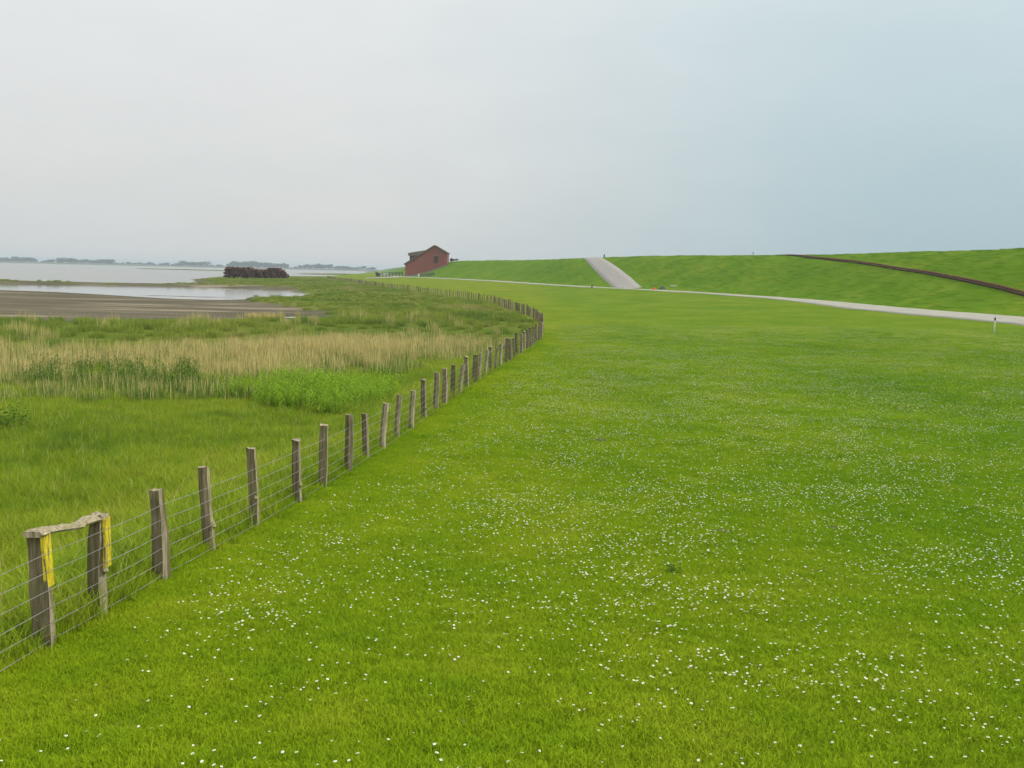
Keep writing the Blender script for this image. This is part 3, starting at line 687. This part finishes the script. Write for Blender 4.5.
# daisies
def daisy_mesh(seed, heads, rad):
    r = random.Random(seed); mb = MB()
    for _ in range(heads):
        a, d = r.uniform(0, 6.28), rad * math.sqrt(r.random()); cx, cy, z = d * math.cos(a), d * math.sin(a), r.uniform(.085, .13); R = r.uniform(.0088, .0138); tx, ty = r.uniform(-.35, .35), r.uniform(-.35, .35)
        ring = []
        for k in range(10):
            q = 2 * math.pi * k / 10; rr = R * (1 if k % 2 else .86); ring.append((cx + rr * math.cos(q), cy + rr * math.sin(q), z + tx * rr * math.cos(q) + ty * rr * math.sin(q)))
        mb.add(ring + [(cx, cy, z - .003)], [(k, (k + 1) % 10, 10) for k in range(10)], 0)
        ring = [(cx + R * .33 * math.cos(k * 1.047), cy + R * .33 * math.sin(k * 1.047), z + .001) for k in range(6)]
        mb.add(ring + [(cx, cy, z + .004)], [(k, (k + 1) % 6, 6) for k in range(6)], 1)
        mb.tube([(cx * .9, cy * .9, -.01), (cx, cy, z - .003)], .0012, 3, 2)
    return mb
DM = [M['petal'], M['pollen'], M['lawn_blade']]
single_daisy = [daisy_mesh(500 + i, 1, .0).mesh('daisy', DM) for i in range(5)]
def daisy_density(x, y):
    a = sstep(.42, .74, fnoise(x, y, 1.5, 60, 3)) * (.35 + .65 * sstep(.15, .60, fnoise(x, y, 8, 61, 2)))
    b = sstep(0.2, 2.5, x - XF(y)) * sstep(0, -8, dyke_d(x, y))
    r = np.hypot(x, y); return (a * 1.5 + .34) * b * (.28 + .72 * sstep(7, 13.5, r)) 
x, y = wedge(500000, 4.5, 90); k = (rng.uniform(0, 1, len(x)) < daisy_density(x, y)) & (x - XF(y) > .4) & (dyke_d(x, y) < -2.5) & (rng.uniform(0, 1, len(x)) < 1 - .6 * sstep(40, 90, np.hypot(x, y))); x, y = x[k], y[k]
inview = np.abs(x / y) < .52
order = np.argsort(np.hypot(x, y) + 1000 * ~inview); near, rest = order[:300], order[300:]
zz = terrain(x, y)
for q, i in enumerate(near):
    o = link('daisy', single_daisy[q % 5]); o.location = (float(x[i]), float(y[i]), float(zz[i])); o.rotation_euler = (0, 0, random.uniform(0, 6)); s = random.uniform(.75, 1.15); o.scale = (s, s, s)
    tag(o, 'small white daisy with yellow centre in the nearest turf', 'daisy', 'daisies scattered in the nearest turf')
print('daisies', len(x))
scatter('daisies', single_daisy, np.stack([x[rest], y[rest], zz[rest]], 1), rng.uniform(0, 6, len(rest)), rng.uniform(.75, 1.2, len(rest)), rng.integers(0, 5, len(rest)), 'countless small white daisies strewn in drifts across the lawn', 'daisies')

# small things lying in the turf
M['soil'] = simple_mat('soil', (0.05, 0.042, 0.02), (0.13, 0.105, 0.05), 30, .95, bstr=.8)
def clod(seed, sx, sy, sz, mat):
    r = random.Random(seed); mb = MB(); nU, nV = 9, 5; vs = []; fs = []
    for j in range(nV):
        ph = math.pi / 2 * j / (nV - 1)
        for i in range(nU):
            t = 2 * math.pi * i / nU; k = 1 + r.uniform(-.22, .22); vs.append((sx * math.cos(t) * math.cos(ph) * k, sy * math.sin(t) * math.cos(ph) * k, sz * math.sin(ph) * k - .01))
    for j in range(nV - 1):
        for i in range(nU): i2 = (i + 1) % nU; fs.append((j * nU + i, j * nU + i2, (j + 1) * nU + i2, (j + 1) * nU + i))
    return mb.add(vs, fs).mesh('soil_clod', [mat])
for i, (cx, cy, sx, lab) in enumerate([(-.33, 7.4, .055, 'small dark clod of soil in the nearest turf at the bottom of the lawn'), (3.45, 15.9, .17, 'bare brown patch of soil worn into the middle of the lawn'),
                                       (2.35, 25.5, .22, 'small brown molehill among the daisies half way to the fence bend'), (5.4, 16.2, .14, 'low pale brown patch of soil to the right among the daisies')]):
    single('soil_clod', clod(600 + i, sx, sx * .7, 0.022 if sx > .1 else .03, M['soil']), cx, cy, 1, lab, 'soil clod', dz=.03)

# ------------------------------------------------------------------ marker posts, things by the path
M['white_paint'] = simple_mat('white_paint', (0.62, 0.62, 0.60), (0.78, 0.78, 0.76), 9, .5)
M['black_plastic'] = simple_mat('black_plastic', (0.02, 0.02, 0.022), (0.04, 0.04, 0.045), 9, .5)
M['grey_paint'] = simple_mat('grey_paint', (0.06, 0.065, 0.07), (0.12, 0.12, 0.13), 5, .7)
M['orange'] = simple_mat('orange', (0.65, 0.13, 0.03), (0.75, 0.19, 0.05), 4, .6)
def marker(x, y, h, r, label, body, band=None, cat='marker post', lean=0.0):
    e = empty('marker_post', (x, y, float(terrain(x, y))), label, cat); e.rotation_euler = (0, lean, 0)
    MB().tube([(0, 0, -.3), (0, 0, h * .55), (0, 0, h * .97), (0, 0, h)], [r, r, r, r * .7], 10).build('pole', body, e, True)
    if band:
        MB().tube([(0, 0, h * .74), (0, 0, h * .90)], r * 1.12, 10).build('dark_band', band, e, True)
        MB().tube([(0, 0, h), (0, 0, h + .03)], r * .5, 8).build('pole_cap', band, e, True)
    return e
marker(37.34, 77.34, 1.42, .055, 'thin white post with a dark band standing alone in the lawn below the path', M['white_paint'], M['black_plastic'])
marker(19.2, 247, .95, .16, 'short dark post on the near edge of the path left of the ramp', M['grey_paint'])
hx = 28.3; hy = 318
marker(hx, hy, .9, .22, 'small dark post on the crest beside the top of the ramp', M['grey_paint'])
e = empty('crest_sign', (61.0 * .945, 243, float(terrain(61.0 * .945, 243))), 'tiny weathered signboard on the crest to the right of the ramp', 'sign')
MB().tube([(0, 0, -.2), (0, 0, .8)], .06, 8).build('post', M['grey_paint'], e)
MB().box(-.45, .25, -.05, .01, .45, .85).build('board', M['white_paint'], e)
# orange cone row: heap of gear lying where the ramp meets the path
def lump(name, x, y, sx, sy, sz, mat, label, cat, seed):
    o = link(name, clod(seed, sx, sy, sz, mat)); o.location = (x, y, float(terrain(x, y))); return tag(o, label, cat)
lump('orange_sack', 32.0, 228.5, .55, .45, .55, M['orange'], 'orange red sack dumped on the path edge beside the ramp', 'sack', 71)
lump('grey_sack', 34.0, 229.5, .75, .5, .62, M['grey_paint'], 'dark grey bundle lying right of the orange sack', 'bundle', 72)
e = empty('white_board', (36.6, 229.5, float(terrain(36.6, 229.5))), 'white board lying low in the grass right of the grey bundle', 'board')
MB().box(-.8, .8, -.15, .25, .08, .32).build('board', M['white_paint'], e); MB().box(-.6, -.5, -.1, .1, -.2, .08).build('leg', M['grey_paint'], e); MB().box(.5, .6, -.1, .1, -.2, .08).build('leg', M['grey_paint'], e)

# rusty twin pipes laid obliquely down the dyke
M['rust'] = simple_mat('rust', (0.085, 0.030, 0.015), (0.20, 0.075, 0.035), 3.5, .85, (1, 1, 1), .3)
M['rust_dark'] = simple_mat('rust_dark', (0.035, 0.018, 0.013), (0.085, 0.038, 0.024), 3.5, .85)
PL = Spline([60, 90, 113, 123, 137, 153, 168, 184, 200, 217, 226, 240], [53.5, 55.4, 57.1, 58.2, 60.1, 62.2, 63.2, 63.3, 62.7, 61.5, 60.6, 58.5])
pe = empty('twin_pipeline', (57.25, 112.3, float(terrain(57.25, 112.3))), 'pair of rusty brown pipes laid side by side obliquely down the dyke slope', 'pipeline')
po = Vector(pe.location)
for dxp, rr, mt, dz in ((0.0, .15, 'rust_dark', .13), (.46, .15, 'rust', .14)):
    pts = []
    for y in np.arange(62, 236, 3.0):
        x = float(PL(y)) + dxp; sink = .25 * float(sstep(214, 234, y)); pts.append((x - po.x, y - po.y, float(terrain(x, y)) + dz - sink - po.z))
    MB().tube(pts, rr, 8).build('pipe', M[mt], pe, True)

# ------------------------------------------------------------------ red brick building dug into the dyke
def brick_material():
    m, n, l, out = new_mat('red_brick')
    t = N(n, 'ShaderNodeTexCoord'); mp = N(n, 'ShaderNodeMapping'); mp.inputs['Rotation'].default_value = (math.radians(90), 0, 0); l.new(t.outputs['Object'], mp.inputs[0])
    b = N(n, 'ShaderNodeTexBrick', Scale=1.0); b.inputs['Brick Width'].default_value = .5; b.inputs['Row Height'].default_value = .17; b.inputs['Mortar Size'].default_value = .02
    b.inputs['Color1'].default_value = (.33, .080, .047, 1); b.inputs['Color2'].default_value = (.24, .062, .040, 1); b.inputs['Mortar'].default_value = (.25, .14, .11, 1)
    l.new(mp.outputs[0], b.inputs['Vector']); f = noise(n, l, .5, 4, t.outputs['Object'])
    c = mixc(n, l, mathn(n, l, 'MULTIPLY', f, .5), b.outputs[0], (.22, .08, .055))
    principled(n, l, out, c, .9, b.outputs['Fac'], .2, .01); return m
M['brick'] = brick_material()
M['roof_tile'] = simple_mat('roof_tile', (0.13, 0.095, 0.065), (0.24, 0.19, 0.13), 1.2, .9, (1, 1, 4))
M['dark_wood'] = simple_mat('dark_wood', (0.05, 0.03, 0.028), (0.09, 0.05, 0.04), 6, .8)
M['glass_dark'] = simple_mat('dark_glass', (0.02, 0.022, 0.025), (0.03, 0.032, 0.035), 2, .12, spec=.6)
M['concrete_old'] = simple_mat('old_concrete', (0.16, 0.145, 0.13), (0.28, 0.26, 0.23), 2, .9)
BX, BY = -48.8, 446.0; DEP = 13.0
bz = lambda x, y: float(terrain(x, y))
S = BY / 995.0                                            # metres per pixel of the photograph at the gable
bo = empty('brick_building', (BX, BY, 1.6), 'dark red brick gabled building dug into the slope of the dyke', 'building')
ridge_x, ridge_z = 29 * S, (271 - 246.3) * S + ZC - 1.6
el_z, er_z = (270.3 - 264.2) * S + ZC - 1.6, (271.2 - 253.4) * S + ZC - 1.6; WD = 41.5 * S
def prism(mb, prof, y0, y1, mi=0):
    n_ = len(prof); vs = [(x, y0, z) for x, z in prof] + [(x, y1, z) for x, z in prof]
    fs = [tuple(range(n_)), tuple(range(n_, 2 * n_))[::-1]] + [(i, i + n_, (i + 1) % n_ + n_, (i + 1) % n_) for i in range(n_)]
    return mb.add(vs, fs, mi)
prism(MB(), [(0, -1.5), (WD, -1.5), (WD, er_z), (ridge_x, ridge_z), (0, el_z)], 0, DEP).build('wall', M['brick'], bo)
def roof_slab(xa, za, xb, zb, th, over, name='roof', par=bo, y0=-.45, y1=DEP + .45, mat='roof_tile'):
    dx, dz = xb - xa, zb - za; Ln = math.hypot(dx, dz); ux, uz = dx / Ln, dz / Ln; nx, nz = -uz, ux
    if nz < 0: nx, nz = -nx, -nz
    xa, za = xa - ux * over, za - uz * over
    return prism(MB(), [(xa + nx * .02, za + nz * .02), (xb + nx * .02, zb + nz * .02), (xb + nx * th, zb + nz * th), (xa + nx * th, za + nz * th)], y0, y1).build(name, M[mat], par)
roof_slab(0, el_z, ridge_x, ridge_z, .42, .5); roof_slab(WD, er_z, ridge_x + .03, ridge_z, .38, .5)
# verge boards
roof_slab(WD, er_z - .3, ridge_x + .03, ridge_z - .3, .26, .35, 'verge_board', bo, -.5, -.03, 'dark_wood')
roof_slab(0, el_z - .28, ridge_x, ridge_z - .28, .22, .3, 'verge_board', bo, -.5, -.03, 'dark_wood')
# door-like dark opening high in the gable
dx0 = 28.6 * S; w_ = empty('window', (dx0, 0, 0), None, None); w_.parent = bo
MB().box(0, 4.0 * S, -.06, .02, (271 - 263.2) * S + ZC - 1.6, (271 - 256.2) * S + ZC - 1.6).build('shutter', M['dark_wood'], w_)
MB().box(-.12, 4.0 * S + .12, -.05, .015, (271 - 256.2) * S + ZC - 1.6, (271 - 255.8) * S + ZC - 1.6).build('lintel', M['concrete_old'], w_)
v_ = MB().box(8.2 * S, 9.6 * S, -.05, .02, (270.5 - 262.0) * S + ZC - 1.6, (270.5 - 260.2) * S + ZC - 1.6).build('vent', M['dark_wood'], bo)
# stepped concrete foot following the slope
st = MB(); nst = 12
for i in range(nst):
    xa, xb = WD * i / nst, WD * (i + 1) / nst; zt = bz(BX + (xa + xb) / 2, BY - .6) - 1.6 + .55
    st.box(xa, xb - .01, -.75, -.02, zt - 1.6, zt)
st.build('plinth', M['concrete_old'], bo)
# dormer on the left roof slope
d0, d1 = 3.6 * S, 14.5 * S; dz0, dz1 = (270.4 - 258.3) * S + ZC - 1.6, (270.4 - 254.0) * S + ZC - 1.6
dm = prism(MB(), [(d0, el_z + .3), (d1, el_z + 3.2), (d1 + 1, dz1), (d0, dz0 + .9)], 3.2, 8.2).build('dormer', M['dark_wood'], bo)
roof_slab(d0 - .5, dz0 + 1.0, d1 + 2.6, dz1 + .5, 1.3, 0, 'dormer_roof', dm, 2.6, 8.8)
MB().box(d0 - .04, d0 + .05, 4.0, 5.4, dz0 - .9, dz0 + .4).build('pane', M['glass_dark'], dm)
# low rails, gate and bits about the building
def rail_fence(name, x0, x1, y, h, n, label, mat):
    e = empty(name, (x0, y, bz(x0, y)), label, 'fence')
    for i in range(n + 1):
        x = x0 + (x1 - x0) * i / n; p = MB().box(-.12, .12, -.1, .1, -.3, h).build('post', M[mat], e); p.location = (x - x0, 0, bz(x, y) - bz(x0, y))
    for q in (.35, .68, .97):
        za, zb = h * q, h * q + bz(x1, y) - bz(x0, y)
        MB().hexa([(0, -.16, za - .14), (x1 - x0, -.16, zb - .14), (x1 - x0, -.1, zb - .14), (0, -.1, za - .14), (0, -.16, za + .1), (x1 - x0, -.16, zb + .1), (x1 - x0, -.1, zb + .1), (0, -.1, za + .1)]).build('rail', M[mat], e)
    return e
rail_fence('rail_fence', -39.2, -33.6, 418, 1.15, 4, 'dark low rail fence at the foot of the slope in front of the brick building', 'grey_paint')
rail_fence('rail_fence', -62.5, -50.5, 452, 1.9, 8, 'dark rail fence running left from the lower corner of the brick building', 'grey_paint')
marker(-40.7, 425, 1.45, .22, 'short white post in front of the brick building', M['white_paint'])
yard = [(-63.5, 425), (-50, 425), (-46, 436), (-50, 446), (-66, 446)]
V = [(x, y, bz(x, y) + .12) for x, y in yard]
tag(MB().add(V, [tuple(range(5))]).build('yard_paving', M['concrete']), kind='structure')

# ------------------------------------------------------------------ bushes, brushwood, far shore
def crown_mesh(seed, sx, sy, sz, n, leaf, mats, trunk=True, clumps=7):
    r = np.random.default_rng(seed); cc = r.normal(0, .45, (clumps, 3)); cc[:, 2] = np.abs(cc[:, 2]) * .7; cr = r.uniform(.35, .62, clumps)
    idx = r.integers(0, clumps, n); d = r.normal(0, 1, (n, 3)); d /= np.linalg.norm(d, axis=1)[:, None]; p = cc[idx] + d * (cr[idx] * r.uniform(.6, 1.05, n))[:, None]
    p *= np.array([sx, sy, sz]) * .75; p[:, 2] += sz * .55; p[:, 2] = np.maximum(p[:, 2], .02)
    a = r.normal(0, 1, (n, 3)); a /= np.linalg.norm(a, axis=1)[:, None]; b = np.cross(a, r.normal(0, 1, (n, 3))); b /= np.linalg.norm(b, axis=1)[:, None]
    s = leaf * r.uniform(.6, 1.3, n)[:, None]; V = np.stack([p - a * s, p - b * s * .6, p + a * s, p + b * s * .6], 1).reshape(-1, 3)
    parts = [(0, (V, np.arange(4 * n), np.full(n, 4), np.repeat(r.uniform(0, 1, n), 4)))]
    if trunk:
        mb = MB().tube([(0, 0, -.5), (0, 0, sz * .6)], [sx * .06, sx * .03], 6)
        for q in range(4):
            t = q * 1.6; mb.tube([(0, 0, sz * .3), (sx * .35 * math.cos(t), sx * .35 * math.sin(t), sz * .75)], [sx * .025, sx * .012], 4)
        tv = np.array(mb.v); parts.append((1, (tv, np.array([i for f in mb.f for i in f]), np.array([len(f) for f in mb.f]), np.zeros(len(tv)))))
    return join_parts('tree', parts, mats)
bush = crown_mesh(700, 1.5, 1.2, 1.5, 700, .16, [M['bush'], M['trunk']])
single('bush', bush, -62.5, 457, 1.15, 'dark rounded bush left of the brick building at the foot of the dyke', 'bush')
single('bush', crown_mesh(701, 1.6, 1.2, 1.6, 700, .16, [M['bush'], M['trunk']]), -29.0, 462, .95, 'dark bush on the crest just right of the brick building', 'bush')
single('bush', crown_mesh(702, 1.0, 1.0, 1.1, 500, .14, [M['bush'], M['trunk']]), -26.9, 462, .9, 'smaller dark bush right of the bush on the crest', 'bush')
marker(-25.3, 462, 1.1, .12, 'thin pale post on the crest right of the two bushes', M['white_paint'])

# stacked brushwood on the headland
M['brush'] = blade_material('brush', [(0, (0.12, 0.060, 0.036)), (.6, (0.22, 0.115, 0.068)), (1, (0.37, 0.22, 0.13))], .3, .05)
pc = (-105.5, 411.0); ang = math.atan2(437.2 - 388.6, -99.4 + 112.5)
pile_ang = math.radians(8)
bw = empty('brushwood_stack', (pc[0], pc[1], bz(*pc)), 'long dark reddish brown stack of brushwood bundles on the green headland', 'brushwood', rz=pile_ang)
def bundle_mesh(seed, L=4.2, R=.55, n=150):
    r = np.random.default_rng(seed); a = r.uniform(0, 6.283, n); q = R * np.sqrt(r.uniform(.15, 1, n)); x = q * np.cos(a); z = q * np.sin(a); y0 = r.uniform(-L / 2, 0, n) ; ln = r.uniform(.35, .6, n) * L
    dx, dz = r.normal(0, .16, n), r.normal(0, .16, n); w = .035; ax, az = r.normal(0, 1, n), r.normal(0, 1, n); q = np.hypot(ax, az); ax, az = ax / q * w, az / q * w
    V = np.stack([np.stack([x - ax, y0, z - az], 1), np.stack([x + ax, y0, z + az], 1), np.stack([x + dx + ax, y0 + ln, z + dz + az], 1), np.stack([x + dx - ax, y0 + ln, z + dz - az], 1)], 1).reshape(-1, 3)
    parts = [(0, (V, np.arange(4 * n), np.full(n, 4), np.repeat(r.uniform(0, 1, n), 4)))]
    mb = MB().tube([(0, -L * .42, 0), (0, L * .42, 0)], R * .78, 8); tv = np.array(mb.v)
    parts.append((0, (tv, np.array([i for f in mb.f for i in f]), np.array([len(f) for f in mb.f]), np.full(len(tv), .1))))
    return join_parts('bundle', parts, [M['brush']])
bm = [bundle_mesh(800 + i) for i in range(5)]
R_ = random.Random(5)
for row in range(6):
    for i in range(24):
        u = (i + .5 * (row % 2)) / 24; x = (u - .5) * 24.5
        top = 5.2 - (1.3 if u > .86 else 0) - (2.0 if u > .94 else 0) + .6 * math.sin(u * 9) + (.6 if .36 < u < .42 else 0)
        if row >= top: continue
        for yb in (-2.2, 2.0):
            o = link('bundle', R_.choice(bm), bw); o.location = (x + R_.uniform(-.2, .2), yb + R_.uniform(-.3, .3) + .5 * math.sin(x * 1.3 + row), .4 + row * .68 + R_.uniform(-.12, .12)); o.rotation_euler = (R_.uniform(-.12, .12), R_.uniform(0, 6.28), R_.uniform(-.3, .3))
single('bush', crown_mesh(705, 2.2, 1.4, 1.6, 500, .2, [M['bush'], M['trunk']]), -117.5, 407, .8, 'low dark bush at the left end of the brushwood stack', 'bush')

# far shore: trees standing beyond the water
M['far_leaf'] = blade_material('far_leaf', [(0, (0.03, 0.055, 0.02)), (1, (0.06, 0.09, 0.03))], .4, .15)
ft = [crown_mesh(900 + i, *[(9, 9, 9), (12, 10, 8), (6, 6, 12), (15, 12, 7), (8, 8, 10), (10, 10, 6)][i], 420, 1.15, [M['far_leaf'], M['trunk']]) for i in range(6)]
def shore_run(px0, px1, n, h0, h1, kinds, seed, what):
    r = random.Random(seed)
    for i in range(n):
        px = px0 + (px1 - px0) * (i + r.uniform(-.3, .3)) / max(n - 1, 1); d = r.uniform(3180, 3420); x = (px - 512) / 995 * d; k = r.choice(kinds); s = r.uniform(h0, h1) / 7.5 * r.choice((.75, .9, 1, 1.1, 1.25))
        o = link('far_tree', ft[k]); o.location = (x, d, bz(x, d) - .5); o.scale = (s * 1.3, s * 1.3, s * .9); o.rotation_euler = (0, 0, r.uniform(0, 6))
        tag(o, 'hazy far shore tree ' + what, 'tree', 'trees on the far shore, ' + what)
shore_run(2, 33, 14, 9, 12, (0, 1, 3, 4), 1, 'in the long dense wood at its left end'); shore_run(33, 60, 4, 6, 13, (2, 5), 2, 'among the scattered trees right of the left wood'); shore_run(62, 72, 5, 7, 13, (0, 4, 2), 3, 'in the tall clump with a pointed top')
shore_run(72, 110, 14, 9, 12, (0, 1, 3), 4, 'in the even belt left of the middle'); shore_run(110, 180, 18, 5, 8, (1, 3, 5), 5, 'in the low belt nearest the mudbank'); shore_run(178, 200, 8, 8, 11, (0, 1, 3), 6, 'in the small rise left of the brushwood stack')
shore_run(200, 228, 6, 4, 7, (3, 5), 7, 'in the thin line left above the brushwood stack'); shore_run(228, 256, 12, 11, 14, (0, 1, 3), 8, 'in the tallest dense wood above the brushwood stack'); shore_run(256, 283, 10, 8, 12, (0, 1, 3), 9, 'in the wood right above the brushwood stack'); shore_run(284, 304, 5, 4, 6, (3, 5), 10, 'in the thin gap right of the brushwood stack')
shore_run(304, 345, 14, 8, 11, (0, 1, 3), 11, 'in the long wood between brushwood stack and building'); shore_run(345, 372, 8, 5, 8, (1, 3), 12, 'in the last low belt before the dyke')
shore_run(-70, 0, 18, 5, 11, (0, 1, 3, 4), 13, 'in the belt beyond the left edge of the photo')
# ------------------------------------------------------------------ haze
hz = MB().box(-9500, 9500, -9500, 9500, -5.0, 26.0).build('haze', M['ground']); hz.data.materials.clear()
m, n, l, out = new_mat('haze'); v = N(n, 'ShaderNodeVolumePrincipled', Density=0.00020, Anisotropy=0.0); v.inputs['Color'].default_value = (0.80, 0.92, 1.0, 1)
l.new(v.outputs[0], out.inputs['Volume']); hz.data.materials.append(m); tag(hz, kind='stuff')
